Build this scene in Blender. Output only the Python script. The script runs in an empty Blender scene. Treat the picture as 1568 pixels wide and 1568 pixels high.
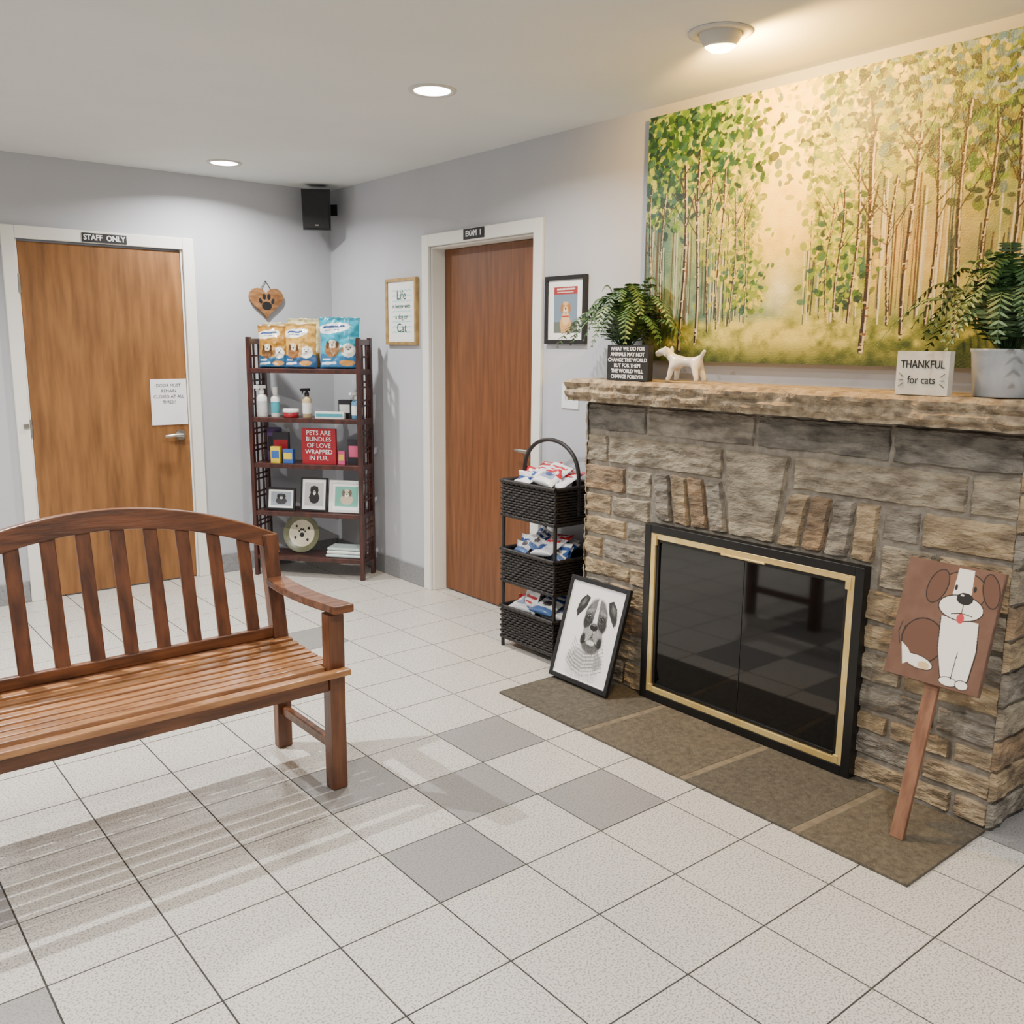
import bpy, math, random
import numpy as np
from mathutils import Vector, Matrix, noise
random.seed(4); np.random.seed(4)
sc=bpy.context.scene
def lin(c): return tuple(((x/12.92) if x<=.04045 else ((x+.055)/1.055)**2.4) for x in c)
def C(r,g,b): return lin((r/255,g/255,b/255))+(1,)
def newmat(name,rough=.6,metal=0,spec=.5):
    m=bpy.data.materials.new(name);m.use_nodes=True
    nt=m.node_tree;b=nt.nodes['Principled BSDF']
    b.inputs['Roughness'].default_value=rough;b.inputs['Metallic'].default_value=metal
    b.inputs['Specular IOR Level'].default_value=spec
    return m,nt,b
def mat(name,c1,c2=None,scale=8,rough=.6,metal=0,spec=.5,stretch=(1,1,1),detail=4,bump=0,lo=.35,hi=.65,bscale=None,coat=0):
    m,nt,b=newmat(name,rough,metal,spec)
    if coat: b.inputs['Coat Weight'].default_value=coat
    if c2 is None: c2=tuple(x*.9 for x in c1[:3])+(1,)
    tc=nt.nodes.new('ShaderNodeTexCoord');mp=nt.nodes.new('ShaderNodeMapping');mp.inputs['Scale'].default_value=stretch
    nz=nt.nodes.new('ShaderNodeTexNoise');nz.inputs['Scale'].default_value=scale;nz.inputs['Detail'].default_value=detail
    rp=nt.nodes.new('ShaderNodeValToRGB');rp.color_ramp.elements[0].position=lo;rp.color_ramp.elements[1].position=hi
    rp.color_ramp.elements[0].color=c1;rp.color_ramp.elements[1].color=c2
    L=nt.links.new
    L(tc.outputs['Object'],mp.inputs['Vector']);L(mp.outputs[0],nz.inputs['Vector']);L(nz.outputs['Fac'],rp.inputs[0]);L(rp.outputs[0],b.inputs['Base Color'])
    if bump:
        n2=nt.nodes.new('ShaderNodeTexNoise');n2.inputs['Scale'].default_value=bscale or scale*3;n2.inputs['Detail'].default_value=5
        L(mp.outputs[0],n2.inputs['Vector'])
        bp=nt.nodes.new('ShaderNodeBump');bp.inputs['Strength'].default_value=bump;bp.inputs['Distance'].default_value=.01
        L(n2.outputs['Fac'],bp.inputs['Height']);L(bp.outputs[0],b.inputs['Normal'])
    return m
def emis(name,c,s):
    m,nt,b=newmat(name);b.inputs['Emission Color'].default_value=c;b.inputs['Emission Strength'].default_value=s;b.inputs['Base Color'].default_value=c;return m
def vcol_mat(name,rough=.6,bump=0,bs=60):
    m,nt,b=newmat(name,rough);a=nt.nodes.new('ShaderNodeAttribute');a.attribute_name='Col'
    nt.links.new(a.outputs['Color'],b.inputs['Base Color'])
    if bump:
        tc=nt.nodes.new('ShaderNodeTexCoord');n2=nt.nodes.new('ShaderNodeTexNoise');n2.inputs['Scale'].default_value=bs
        nt.links.new(tc.outputs['Object'],n2.inputs['Vector']);bp=nt.nodes.new('ShaderNodeBump');bp.inputs['Strength'].default_value=bump;bp.inputs['Distance'].default_value=.005
        nt.links.new(n2.outputs['Fac'],bp.inputs['Height']);nt.links.new(bp.outputs[0],b.inputs['Normal'])
    return m
class MB:
    def __init__(s): s.v=[];s.f=[];s.m=[];s.sm=[];s.mats=[];s.M=Matrix()
    def add(s,vs,fs,mt,smooth=False):
        if mt not in s.mats: s.mats.append(mt)
        k=s.mats.index(mt);o=len(s.v)
        s.v+=[tuple(s.M@Vector(p)) for p in vs]
        for f in fs: s.f.append([o+i for i in f]);s.m.append(k);s.sm.append(smooth)
    def box(s,x0,x1,y0,y1,z0,z1,mt):
        x0,x1=sorted((x0,x1));y0,y1=sorted((y0,y1));z0,z1=sorted((z0,z1))
        s.add([(x0,y0,z0),(x1,y0,z0),(x1,y1,z0),(x0,y1,z0),(x0,y0,z1),(x1,y0,z1),(x1,y1,z1),(x0,y1,z1)],[(0,3,2,1),(4,5,6,7),(0,1,5,4),(1,2,6,5),(2,3,7,6),(3,0,4,7)],mt)
    def beam(s,p,q,w,h,mt,up=(0,0,1)):
        p=Vector(p);q=Vector(q);d=(q-p).normalized();u=Vector(up);sd=d.cross(u).normalized();u=sd.cross(d).normalized()
        a=sd*w/2;b=u*h/2
        s.add([p-a-b,p+a-b,p+a+b,p-a+b,q-a-b,q+a-b,q+a+b,q-a+b],[(0,1,2,3),(4,7,6,5),(0,4,5,1),(1,5,6,2),(2,6,7,3),(3,7,4,0)],mt)
    def tube(s,path,r,mt,n=8,caps=True):
        path=[Vector(p) for p in path];N=len(path)
        if not hasattr(r,'__len__'): r=[r]*N
        vs=[];fs=[];ref=None
        for i,p in enumerate(path):
            d=(path[min(i+1,N-1)]-path[max(i-1,0)]).normalized()
            if ref is None:
                ref=Vector((0,0,1)) if abs(d.z)<.9 else Vector((1,0,0))
            a=d.cross(ref).normalized();b=a.cross(d).normalized();ref=b
            for k in range(n):
                t=2*math.pi*k/n;vs.append(p+(a*math.cos(t)+b*math.sin(t))*r[i])
        for i in range(N-1):
            for k in range(n): fs.append((i*n+k,i*n+(k+1)%n,(i+1)*n+(k+1)%n,(i+1)*n+k))
        s.add(vs,fs,mt,True)
        if caps: s.add(vs[:n],[tuple(range(n))[::-1]],mt);s.add(vs[-n:],[tuple(range(n))],mt)
    def lathe(s,c,prof,mt,n=24,smooth=True):
        vs=[];fs=[]
        for (r,z) in prof:
            for k in range(n): t=2*math.pi*k/n;vs.append((c[0]+r*math.cos(t),c[1]+r*math.sin(t),c[2]+z))
        for i in range(len(prof)-1):
            for k in range(n): fs.append((i*n+k,i*n+(k+1)%n,(i+1)*n+(k+1)%n,(i+1)*n+k))
        s.add(vs,fs,mt,smooth)
    def prism(s,pts,ext,mt):
        e=Vector(ext);pts=[Vector(p) for p in pts];n=len(pts)
        s.add(pts+[p+e for p in pts],[tuple(range(n))[::-1],tuple(range(n,2*n))]+[(i,(i+1)%n,n+(i+1)%n,n+i) for i in range(n)],mt)
    def ell(s,c,r,mt,rot=None,nu=16,nv=10):
        rot=rot or Matrix.Identity(3);vs=[];fs=[];c=Vector(c)
        for j in range(nv+1):
            ph=math.pi*j/nv
            for i in range(nu):
                t=2*math.pi*i/nu;vs.append(c+rot@Vector((r[0]*math.sin(ph)*math.cos(t),r[1]*math.sin(ph)*math.sin(t),r[2]*math.cos(ph))))
        for j in range(nv):
            for i in range(nu): fs.append((j*nu+i,(j+1)*nu+i,(j+1)*nu+(i+1)%nu,j*nu+(i+1)%nu))
        s.add(vs,fs,mt,True)
    def text(s,t,size,loc,xd,yd,mt,align='CENTER',sp=1.0,ext=.0006,sx=1.0,bold=0):
        cu=bpy.data.curves.new('t','FONT');cu.body=t;cu.size=size;cu.align_x=align;cu.align_y='CENTER';cu.extrude=ext;cu.space_line=sp;cu.resolution_u=3;cu.offset=bold
        o=bpy.data.objects.new('t',cu);sc.collection.objects.link(o);bpy.context.view_layer.update()
        me=bpy.data.meshes.new_from_object(o.evaluated_get(bpy.context.evaluated_depsgraph_get()))
        xd=Vector(xd).normalized();yd=Vector(yd).normalized();zd=xd.cross(yd);L=Vector(loc)
        s.add([L+xd*v.co.x*sx+yd*v.co.y+zd*v.co.z for v in me.vertices],[tuple(p.vertices) for p in me.polygons],mt)
        bpy.data.objects.remove(o);bpy.data.meshes.remove(me)
    def build(s,name,bevel=0,seg=2,parent=None):
        me=bpy.data.meshes.new(name);me.from_pydata(s.v,[],s.f);me.update()
        for m in s.mats: me.materials.append(m)
        me.polygons.foreach_set('material_index',s.m);me.polygons.foreach_set('use_smooth',s.sm)
        o=bpy.data.objects.new(name,me);sc.collection.objects.link(o)
        if bevel:
            b=o.modifiers.new('bev','BEVEL');b.width=bevel;b.segments=seg;b.limit_method='ANGLE';b.angle_limit=.7
        if parent: o.parent=parent
        return o
def empty(name):
    e=bpy.data.objects.new(name,None);sc.collection.objects.link(e);return e
def col_attr(me,a):
    at=me.color_attributes.new('Col','FLOAT_COLOR','POINT');a=np.clip(a,0,1);l=np.where(a<=.04045,a/12.92,((a+.055)/1.055)**2.4)
    at.data.foreach_set('color',np.concatenate([l,np.ones((len(l),1))],1).astype(np.float32).ravel())
class Pic:
    def __init__(s,W,H,c): s.W,s.H=W,H;s.a=np.zeros((H,W,3));s.a[:]=np.array(c)/255.;s.yy,s.xx=np.mgrid[0:H,0:W]
    def ell(s,cx,cy,rx,ry,c,rot=0,al=1,soft=0):
        W,H=s.W,s.H;R=max(rx,ry)+.01;x0,x1=int(max(0,(cx-R)*W)),int(min(W,(cx+R)*W+2))
        y0,y1=int(max(0,(cy*H-R*W))),int(min(H,cy*H+R*W+2))
        if x1<=x0 or y1<=y0: return
        X=s.xx[y0:y1,x0:x1]/W-cx;Y=(s.yy[y0:y1,x0:x1]-cy*H)/W
        cr,sr=math.cos(rot),math.sin(rot);u=(X*cr+Y*sr)/rx;v=(-X*sr+Y*cr)/ry
        q=u*u+v*v;sub=s.a[y0:y1,x0:x1]
        if soft:
            A_=(np.clip((1-q)/soft,0,1)*al)[...,None];sub[:]=sub*(1-A_)+np.array(c)/255.*A_
        else:
            m=q<1;sub[m]=sub[m]*(1-al)+np.array(c)/255.*al
    def poly(s,P,c,al=1):
        W,H=s.W,s.H;X=(s.xx+.5)/W;Y=(s.yy+.5)/H;ins=np.zeros(X.shape,bool);n=len(P)
        for i in range(n):
            x1,y1=P[i];x2,y2=P[(i+1)%n]
            if y1==y2: continue
            cnd=((y1>Y)!=(y2>Y))&(X<(x2-x1)*(Y-y1)/(y2-y1)+x1);ins^=cnd
        s.a[ins]=s.a[ins]*(1-al)+np.array(c)/255.*al
    def rect(s,x0,x1,y0,y1,c,al=1): s.poly([(x0,y0),(x1,y0),(x1,y1),(x0,y1)],c,al)
    def line(s,P,w,c,al=1):
        for (a,b) in zip(P[:-1],P[1:]):
            L=math.hypot(b[0]-a[0],(b[1]-a[1])*s.H/s.W);n=max(1,int(L/(w*.4)))
            for i in range(n+1):
                t=i/n;s.ell(a[0]+(b[0]-a[0])*t,a[1]+(b[1]-a[1])*t,w/2,w/2,c,0,al)
    def panel(s,name,o,ud,vd,w,h,mt,parent=None):
        W,H=s.W,s.H;o=Vector(o);ud=Vector(ud).normalized();vd=Vector(vd).normalized()
        vs=[tuple(o+ud*(w*i/(W-1))+vd*(h*j/(H-1))) for j in range(H) for i in range(W)]
        fs=[(j*W+i,j*W+i+1,(j+1)*W+i+1,(j+1)*W+i) for j in range(H-1) for i in range(W-1)]
        me=bpy.data.meshes.new(name);me.from_pydata(vs,[],fs);me.materials.append(mt);col_attr(me,s.a.reshape(-1,3))
        ob=bpy.data.objects.new(name,me);sc.collection.objects.link(ob)
        if parent: ob.parent=parent
        return ob
def vnoise(H,W,n,seed=0,oct=4):
    r=np.random.RandomState(seed);out=np.zeros((H,W));amp=1;tot=0
    for o in range(oct):
        gy,gx=max(2,int(n*H/W*2**o)+2),int(n*2**o)+2;g=r.rand(gy,gx)
        y=np.linspace(0,gy-1.001,H);x=np.linspace(0,gx-1.001,W);yi=y.astype(int);xi=x.astype(int)
        fy=(y-yi)[:,None];fx=(x-xi)[None];fy=fy*fy*(3-2*fy);fx=fx*fx*(3-2*fx)
        out+=amp*((g[yi][:,xi]*(1-fx)+g[yi][:,xi+1]*fx)*(1-fy)+(g[yi+1][:,xi]*(1-fx)+g[yi+1][:,xi+1]*fx)*fy);tot+=amp;amp*=.5
    return out/tot
XW,YW,HC=3.08,5.74,2.487
# ---------- materials
WALL=mat('wall_paint',C(182,184,190),C(186,188,193),3,.75)
CEIL=mat('ceiling_paint',C(212,216,214),C(216,219,217),3,.85)
TRIM=mat('trim_white',C(234,232,224),C(228,226,218),4,.45)
BASE=mat('baseboard_grey',C(140,141,143),C(120,121,124),90,.5)
DOOR=mat('door_oak_veneer',C(146,99,54),C(104,68,35),5,.42,stretch=(5,5,.6),detail=9,lo=.28,hi=.72)
DOOR2=mat('door_oak_veneer_dark',C(124,76,43),C(94,56,30),6,.42,stretch=(7,7,.5),detail=9,lo=.3,hi=.7)
METAL=mat('brushed_nickel',C(190,186,178),C(170,166,160),30,.3,1)
BLK=mat('black_plastic',C(18,18,20),C(24,24,26),20,.45)
WHITE=mat('white_paper',C(236,236,238),C(228,228,232),5,.6)
INK=mat('ink_black',C(20,20,22),C(26,26,28),20,.6)
GOLD=mat('polished_brass',C(240,214,146),C(220,188,116),12,.22,.5)
GROUT=mat('grout',C(52,50,48),C(70,68,64),40,.9)
PM=vcol_mat('canvas_paint',.5,.35,150)
PV=vcol_mat('printed_paper',.5)
PG=vcol_mat('glossy_pouch_print',.22)
def tilemat(name,a,b,sp):
    m,nt,bs=newmat(name,.34);L=nt.links.new
    tc=nt.nodes.new('ShaderNodeTexCoord');n1=nt.nodes.new('ShaderNodeTexNoise');n1.inputs['Scale'].default_value=170;n1.inputs['Detail'].default_value=2
    n2=nt.nodes.new('ShaderNodeTexNoise');n2.inputs['Scale'].default_value=2.2
    r1=nt.nodes.new('ShaderNodeValToRGB');r1.color_ramp.elements[0].position=.38;r1.color_ramp.elements[1].position=.5
    r1.color_ramp.elements[0].color=sp;r1.color_ramp.elements[1].color=(1,1,1,1)
    r2=nt.nodes.new('ShaderNodeValToRGB');r2.color_ramp.elements[0].color=a;r2.color_ramp.elements[1].color=b
    mx=nt.nodes.new('ShaderNodeMix');mx.data_type='RGBA';mx.blend_type='MULTIPLY';mx.inputs[0].default_value=1
    L(tc.outputs['Object'],n1.inputs['Vector']);L(tc.outputs['Object'],n2.inputs['Vector']);L(n1.outputs['Fac'],r1.inputs[0]);L(n2.outputs['Fac'],r2.inputs[0])
    L(r2.outputs[0],mx.inputs[6]);L(r1.outputs[0],mx.inputs[7]);L(mx.outputs[2],bs.inputs['Base Color'])
    return m
TL=tilemat('tile_light',C(214,209,200),C(204,199,191),(.5,.48,.46,1))
TD=tilemat('tile_dark',C(154,151,148),C(146,143,141),(.7,.7,.7,1))
# ---------- floor
fx0,fx1,fy0,fy1=-2.6,3.2,-2.2,5.86
m=MB();m.box(fx0,fx1,fy0,fy1,-.1,-.0015,GROUT)
tx,ty,s=1.2789,1.8599,.3028;g=.0024
dark={(0,0),(1,1),(2,0),(2,2),(0,2),(-4,0),(-5,1),(-6,0),(-4,2),(-6,2),(5,-3),(2,7),(0,7),(-5,7)}
for i in range(-14,8):
    for j in range(-15,15):
        x0,y0=tx+i*s+g,ty+j*s+g;x1,y1=x0+s-2*g,y0+s-2*g
        x0,y0,x1,y1=max(x0,fx0),max(y0,fy0),min(x1,fx1),min(y1,fy1)
        if x1-x0<.01 or y1-y0<.01: continue
        mt=TD if (i,j) in dark else TL
        m.add([(x0,y0,0),(x1,y0,0),(x1,y1,0),(x0,y1,0),(x0,y0,-.003),(x1,y0,-.003),(x1,y1,-.003),(x0,y1,-.003)],[(0,1,2,3),(0,4,5,1),(1,5,6,2),(2,6,7,3),(3,7,4,0)],mt)
m.build('floor')
# ---------- walls
da,db=1.155,2.072
ea,eb=4.54,3.607
m=MB();t=.14
m.box(-2.6,da,YW,YW+t,0,HC,WALL);m.box(db,XW+t,YW,YW+t,0,HC,WALL);m.box(da,db,YW,YW+t,2.04,HC,WALL);m.build('wall_left')
m=MB()
m.box(XW,XW+t,-2.2,eb,0,HC,WALL);m.box(XW,XW+t,ea,YW,0,HC,WALL);m.box(XW,XW+t,eb,ea,2.04,HC,WALL);m.build('wall_right')
m=MB();m.box(-2.6,XW+t,-2.2,YW+t,HC,HC+.1,CEIL);m.build('ceiling')
m=MB()
m.box(-2.6,da-.07,YW-.012,YW,0,.125,BASE);m.box(db+.07,XW,YW-.012,YW,0,.125,BASE);m.build('baseboard_left',.004)
m=MB();m.box(XW-.012,XW,ea+.07,YW-.012,0,.125,BASE);m.box(XW-.012,XW,2.97,eb-.07,0,.125,BASE);m.box(XW-.012,XW,-2.2,1.08,0,.125,BASE);m.build('baseboard_right',.004)
m=MB();w=.068
m.box(da-w,da,YW-.02,YW,0,2.04+w,TRIM);m.box(db,db+w,YW-.02,YW,0,2.04+w,TRIM);m.box(da,db,YW-.02,YW,2.04,2.04+w,TRIM)
m.box(da-.001,da+.012,YW,YW+.1,0,2.04,TRIM);m.box(db-.012,db+.001,YW,YW+.1,0,2.04,TRIM);m.build('trim_1',.004)
m=MB()
m.box(XW-.02,XW,ea,ea+w,0,2.04+w,TRIM);m.box(XW-.02,XW,eb-w,eb,0,2.04+w,TRIM);m.box(XW-.02,XW,eb,ea,2.04,2.04+w,TRIM)
m.box(XW,XW+.13,ea-.012,ea+.001,0,2.04,TRIM);m.box(XW,XW+.13,eb-.001,eb+.012,0,2.04,TRIM);m.box(XW,XW+.13,eb,ea,2.03,2.04,TRIM);m.build('trim_2',.004)
m=MB();m.box(da+.014,db-.014,YW+.004,YW+.048,.008,2.028,DOOR)
for z in (.25,1.0,1.8): m.box(da+.003,da+.016,YW-.008,YW+.004,z-.05,z+.05,METAL);m.tube([(da+.008,YW-.010,z-.05),(da+.008,YW-.010,z+.05)],.007,METAL)
kx=db-.07;kz=.92
m.tube([(kx,YW+.004,kz),(kx,YW-.012,kz)],.032,METAL,20);m.tube([(kx,YW-.01,kz),(kx,YW-.055,kz)],.011,METAL,12)
m.tube([(kx,YW-.055,kz),(kx-.05,YW-.058,kz+.004),(kx-.11,YW-.05,kz-.002)],[.013,.011,.008],METAL,10)
m.box(da-.035,da-.005,YW-.03,YW-.02,1.0,1.03,METAL);m.build('door_1',.003)
m=MB();rx=XW+.088
m.box(rx,rx+.044,eb+.014,ea-.014,.008,2.028,DOOR2)
ky=eb+.09;m.tube([(rx,ky,.93),(rx-.012,ky,.93)],.03,METAL,20);m.tube([(rx-.01,ky,.93),(rx-.05,ky,.93)],.011,METAL,12);m.tube([(rx-.05,ky,.93),(rx-.052,ky+.06,.932),(rx-.046,ky+.11,.93)],[.013,.011,.008],METAL,10)
m.build('door_2',.003)
# ---------- fireplace
FE=empty('stone_fireplace')
def stonemat(name,a,b,sc_):
    return mat(name,a,b,sc_*2,.9,bump=1.0,bscale=26,detail=12,stretch=(3,2.2,6),lo=.36,hi=.64)
ST=[stonemat('stone_grey',C(156,148,134),C(100,92,82),2.2),stonemat('stone_tan',C(182,160,126),C(118,102,82),2.0),stonemat('stone_brown',C(166,138,106),C(106,90,74),1.8),stonemat('stone_beige',C(170,158,136),C(112,102,88),2.2),stonemat('stone_dark',C(132,126,116),C(84,80,74),2.2)]
MORT=mat('mortar',C(146,139,127),C(124,116,105),30,.95,bump=.4)
FX,FY1,FY0=2.835,2.95,1.10
m=MB()
def stone(Q,mt,bul=.012,axis='x',xf=2.835,seed=0,rough=1.0):
    wq=abs(Q[1][0]-Q[0][0])+abs(Q[2][0]-Q[3][0]);hq=abs(Q[3][1]-Q[0][1])+abs(Q[2][1]-Q[1][1])
    nu=max(4,int(wq/2/.009));nv=max(4,int(hq/2/.009));vs=[];fs=[]
    for j in range(nv+1):
        for i in range(nu+1):
            u,v=i/nu,j/nv
            a=(Q[0][0]*(1-u)+Q[1][0]*u)*(1-v)+(Q[3][0]*(1-u)+Q[2][0]*u)*v
            z=(Q[0][1]*(1-u)+Q[1][1]*u)*(1-v)+(Q[3][1]*(1-u)+Q[2][1]*u)*v
            e=min(u*wq/2,(1-u)*wq/2,v*hq/2,(1-v)*hq/2)
            n=noise.fractal(Vector((a*12+seed,z*34,seed*1.7)),1,2,5);n2=noise.noise(Vector((a*30,z*90,seed+5)))
            jit=.005*noise.noise(Vector((a*25,z*25,seed+9)))
            if e<1e-6: d=-.010
            else: d=bul*min(1,e/.010)**.35+.008*rough*n+.004*n2
            a+=jit;z+=.005*noise.noise(Vector((a*22,z*22,seed+19)))
            vs.append((xf-d,a,z) if axis=='x' else ((a,xf-d,z) if axis=='y' else (a,xf+d,z)))
    for j in range(nv):
        for i in range(nu): fs.append((j*(nu+1)+i,j*(nu+1)+i+1,(j+1)*(nu+1)+i+1,(j+1)*(nu+1)+i))
    m.add(vs,fs,mt,False)
oy0,oy1,oz=1.60,2.51,.73
BK=XW-.004
m.box(FX,BK,oy1,FY1-.005,0,1.26,MORT);m.box(FX,BK,FY0+.005,oy0,0,1.26,MORT);m.box(FX,BK,oy0,oy1,oz,1.26,MORT);m.box(FX+.15,BK,oy0,oy1,0,oz,BLK)
rects=[]
def row(z0,z1,ys):
    for a,b in zip(ys[:-1],ys[1:]): rects.append((a,b,z0,z1))
L,Rr=FY1,FY0
row(1.12,1.245,[L,2.59,2.05,1.52,Rr])
row(.985,1.11,[L,2.81,2.19]);row(.985,1.11,[1.885,1.26,Rr])
row(.86,.975,[L,2.70,2.55]);row(.86,.975,[1.535,1.40,Rr])
row(.755,.85,[L,2.78,2.555]);row(.70,.85,[1.53,1.34,Rr])
row(.66,.745,[L,2.69,2.52]);row(.56,.65,[L,2.83,2.52]);row(.47,.55,[L,2.66,2.52]);row(.36,.46,[L,2.78,2.52]);row(.24,.35,[L,2.70,2.52]);row(.13,.23,[L,2.80,2.52]);row(.01,.12,[L,2.68,2.52])
row(.58,.69,[1.585,1.38,Rr]);row(.48,.57,[1.585,1.25,Rr]);row(.37,.47,[1.585,1.42,Rr]);row(.27,.36,[1.585,1.30,Rr]);row(.19,.26,[1.585,1.45,1.24,Rr]);row(.10,.18,[1.585,1.33,Rr]);row(.01,.09,[1.585,1.22,Rr])
k=0;gp=.003
rs=random.Random(15)
for (a,b,z0,z1) in rects:
    k+=1;stone([(a-gp,z0),(b+gp,z0),(b+gp,z1),(a-gp,z1)],rs.choice([ST[0],ST[1],ST[1],ST[2],ST[3],ST[3],ST[0],ST[1]] if z0<1.1 else [ST[0],ST[4],ST[0],ST[0],ST[3]]),.008+.008*rs.random(),seed=k*3.1)
stone([(2.145,.775),(1.945,.775),(1.895,1.105),(2.185,1.105)],ST[3],.016,seed=77,rough=.3)
def vous(b0,b1,t0,t1,n,zb,zt,sd):
    for i in range(n):
        u0,u1=i/n,(i+1)/n;stone([(b0+(b1-b0)*u0-.003,zb),(b0+(b1-b0)*u1+.003,zb),(t0+(t1-t0)*u1+.003,zt),(t0+(t1-t0)*u0-.003,zt)],[ST[2],ST[0],ST[1]][(i+sd)%3],.018,seed=sd*11+i)
vous(2.52,2.152,2.545,2.192,4,.775,.978,1);vous(1.938,1.545,1.888,1.54,4,.775,.978,2)
zz=[.01,.10,.20,.30,.41,.52,.62,.73,.84,.95,1.07,1.245]
for i in range(len(zz)-1):
    q=[(FX-.014,zz[i]+gp),(XW-.006,zz[i]+gp),(XW-.006,zz[i+1]-gp),(FX-.014,zz[i+1]-gp)]
    stone(q,ST[i%4],.010,axis='y',xf=FY0,seed=200+i);stone(q,ST[(i+1)%4],.008,axis='y+',xf=FY1-.004,seed=300+i)
MS=mat('mantel_stone',C(178,160,132),C(118,104,86),12,.9,bump=.9,bscale=34,detail=12,stretch=(3,2,3))
N=260;ys=np.linspace(3.0,.95,N);prof=[(0,1.252),(-.004,1.262),(.010,1.276),(.012,1.29),(.002,1.302),(.010,1.316),(.014,1.33),(-.008,1.345)]
vs=[];
for i,y in enumerate(ys):
    vs.append((BK,y,1.25))
    for kx_,(dx,z) in enumerate(prof):
        n=noise.fractal(Vector((y*12,z*26,2)),1,2,5);vs.append((2.75-dx-.018*n,y+.0,z+.005*noise.noise(Vector((y*18,z*12,8)))))
    vs.append((BK,y,1.345))
K=len(prof)+2;fs=[]
for i in range(N-1):
    for j in range(K-1): fs.append((i*K+j,(i+1)*K+j,(i+1)*K+j+1,i*K+j+1))
fs+= [tuple(range(K)),tuple((N-1)*K+j for j in range(K))[::-1]]
m.add(vs,fs,MS)
m.build('masonry',parent=FE)
IRON=mat('black_iron',C(12,12,13),C(18,18,19),20,.35)
GL=mat('smoked_glass',C(8,8,9),C(10,10,11),5,.05,spec=.6)
m=MB();a0,a1,h=1.559,2.546,.765;xf=2.812
def fr(m,y0,y1,z0,z1,w,x0,x1,mt):
    m.box(x0,x1,y0,y0+w,z0,z1,mt);m.box(x0,x1,y1-w,y1,z0,z1,mt);m.box(x0,x1,y0+w,y1-w,z1-w,z1,mt);m.box(x0,x1,y0+w,y1-w,z0,z0+w,mt)
fr(m,a0,a1,.012,h,.034,xf-.022,xf+.022,IRON)
fr(m,a0+.034,a1-.034,.046,h-.034,.024,xf-.020,xf+.01,GOLD)
fr(m,a0+.058,a1-.058,.070,h-.058,.014,xf-.012,xf+.008,IRON)
mid=(a0+a1)/2
m.box(xf-.004,xf+.006,a0+.07,mid-.0006,.08,h-.07,GL);m.box(xf-.004,xf+.006,mid+.0006,a1-.07,.08,h-.07,GL)
m.box(xf-.024,xf-.012,mid-.10,mid+.10,h-.064,h-.056,GOLD)
for yy in (a0+.056,a1-.056):
    m.box(xf-.024,xf-.008,yy-.010,yy+.010,h-.085,h-.04,GOLD);m.box(xf-.024,xf-.008,yy-.01,yy+.01,.05,.08,GOLD)
m.build('glass_doors',.002,parent=FE)
HS=[mat('hearth_stone_1',C(94,88,76),C(66,61,52),60,.7,bump=.6,bscale=160,detail=8,lo=.3,hi=.7),mat('hearth_stone_2',C(104,95,79),C(74,67,55),55,.7,bump=.6,bscale=160,detail=8,lo=.3,hi=.7)]
HJ=mat('hearth_joint',C(122,110,90),C(100,90,73),30,.9)
m=MB();m.box(2.346,2.822,1.109,2.952,0,.0085,HJ)
jy=[2.953,2.43,1.925,1.476,1.108]
for i in range(4):
    o1=.014*(i>0);o2=.014*(i<3)
    m.prism([(2.344,jy[i]-o1,.0),(2.344,jy[i+1]+o2,0),(2.823,jy[i+1]+o2-.03*(i<3),0),(2.823,jy[i]-o1-.03*(i>0),0)],(0,0,.010),HS[i%2])
m.build('hearth_slab',.002,parent=FE)
# ---------- forest painting
W,H=720,470
P=Pic(W,H,(240,215,150));X=P.xx/W;Y=P.yy/H
def mix(a,b,t): return a*(1-t)+b*t
def cc(*c): return np.array(c)/255.
n1=vnoise(H,W,6,1);n2=vnoise(H,W,14,2);n3=vnoise(H,W,40,3)
glow=np.exp(-((X-.40-.06*(n1-.5))/(.075+.10*Y))**2)*np.clip((Y-.1)*2,0,1)
side=mix(cc(88,124,84),cc(196,192,66),np.clip(n2*1.9-.45,0,1)[...,None])
side=mix(side,cc(70,110,120),(np.clip((.2-X)/.2,0,1)*.75)[...,None])
side=mix(side,cc(104,136,144),(np.clip((X-.78)/.2,0,1)*np.clip((Y-.6)/.3,0,1)*.8)[...,None])
base=mix(side,cc(255,224,88),np.clip(glow*1.6,0,1)[...,None])
low=np.clip(1-(Y-.12)/.42,0,1)*(1-glow)*np.clip((.55-X)/.25,.1,1)
base=mix(base,mix(cc(62,98,100),cc(150,164,134),n3[...,None]),(low*.95)[...,None])
warm=np.exp(-((X-.72)/.2)**2)*np.clip(1-abs(Y-.40)/.32,0,1);base=mix(base,cc(206,166,100),(warm*.85)[...,None])
haze=np.exp(-((X-.42)/.035)**2)*np.clip(1-abs(Y-.27)/.16,0,1);base=mix(base,cc(244,240,208),(haze*.8)[...,None])
gr=np.clip((.18-Y+.03*(n2-.5))/.03,0,1);grass=mix(cc(76,94,28),cc(206,196,92),np.clip(n3*1.5-.4+.7*np.exp(-((X-.42)/.2)**2),0,1)[...,None])
grass=mix(grass,cc(44,60,20),np.clip(1-Y/.09,0,1)[...,None]*.8)
base=mix(base,grass,gr[...,None]);P.a[:]=base+ (n3[...,None]-.5)*.16
rs=random.Random(7)
for i in range(190):
    u=rs.random()
    if abs(u-.41)<.07: continue
    yb_=.14+rs.random()*.06;yt=.40+rs.random()*.32
    c=rs.choice([(70,64,44),(186,190,168),(54,80,76),(150,126,80),(86,60,36),(220,214,184),(44,56,46)])
    P.line([(u,yb_),(u+rs.uniform(-.008,.008),yt)],rs.uniform(.002,.005),c,.65)
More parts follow.
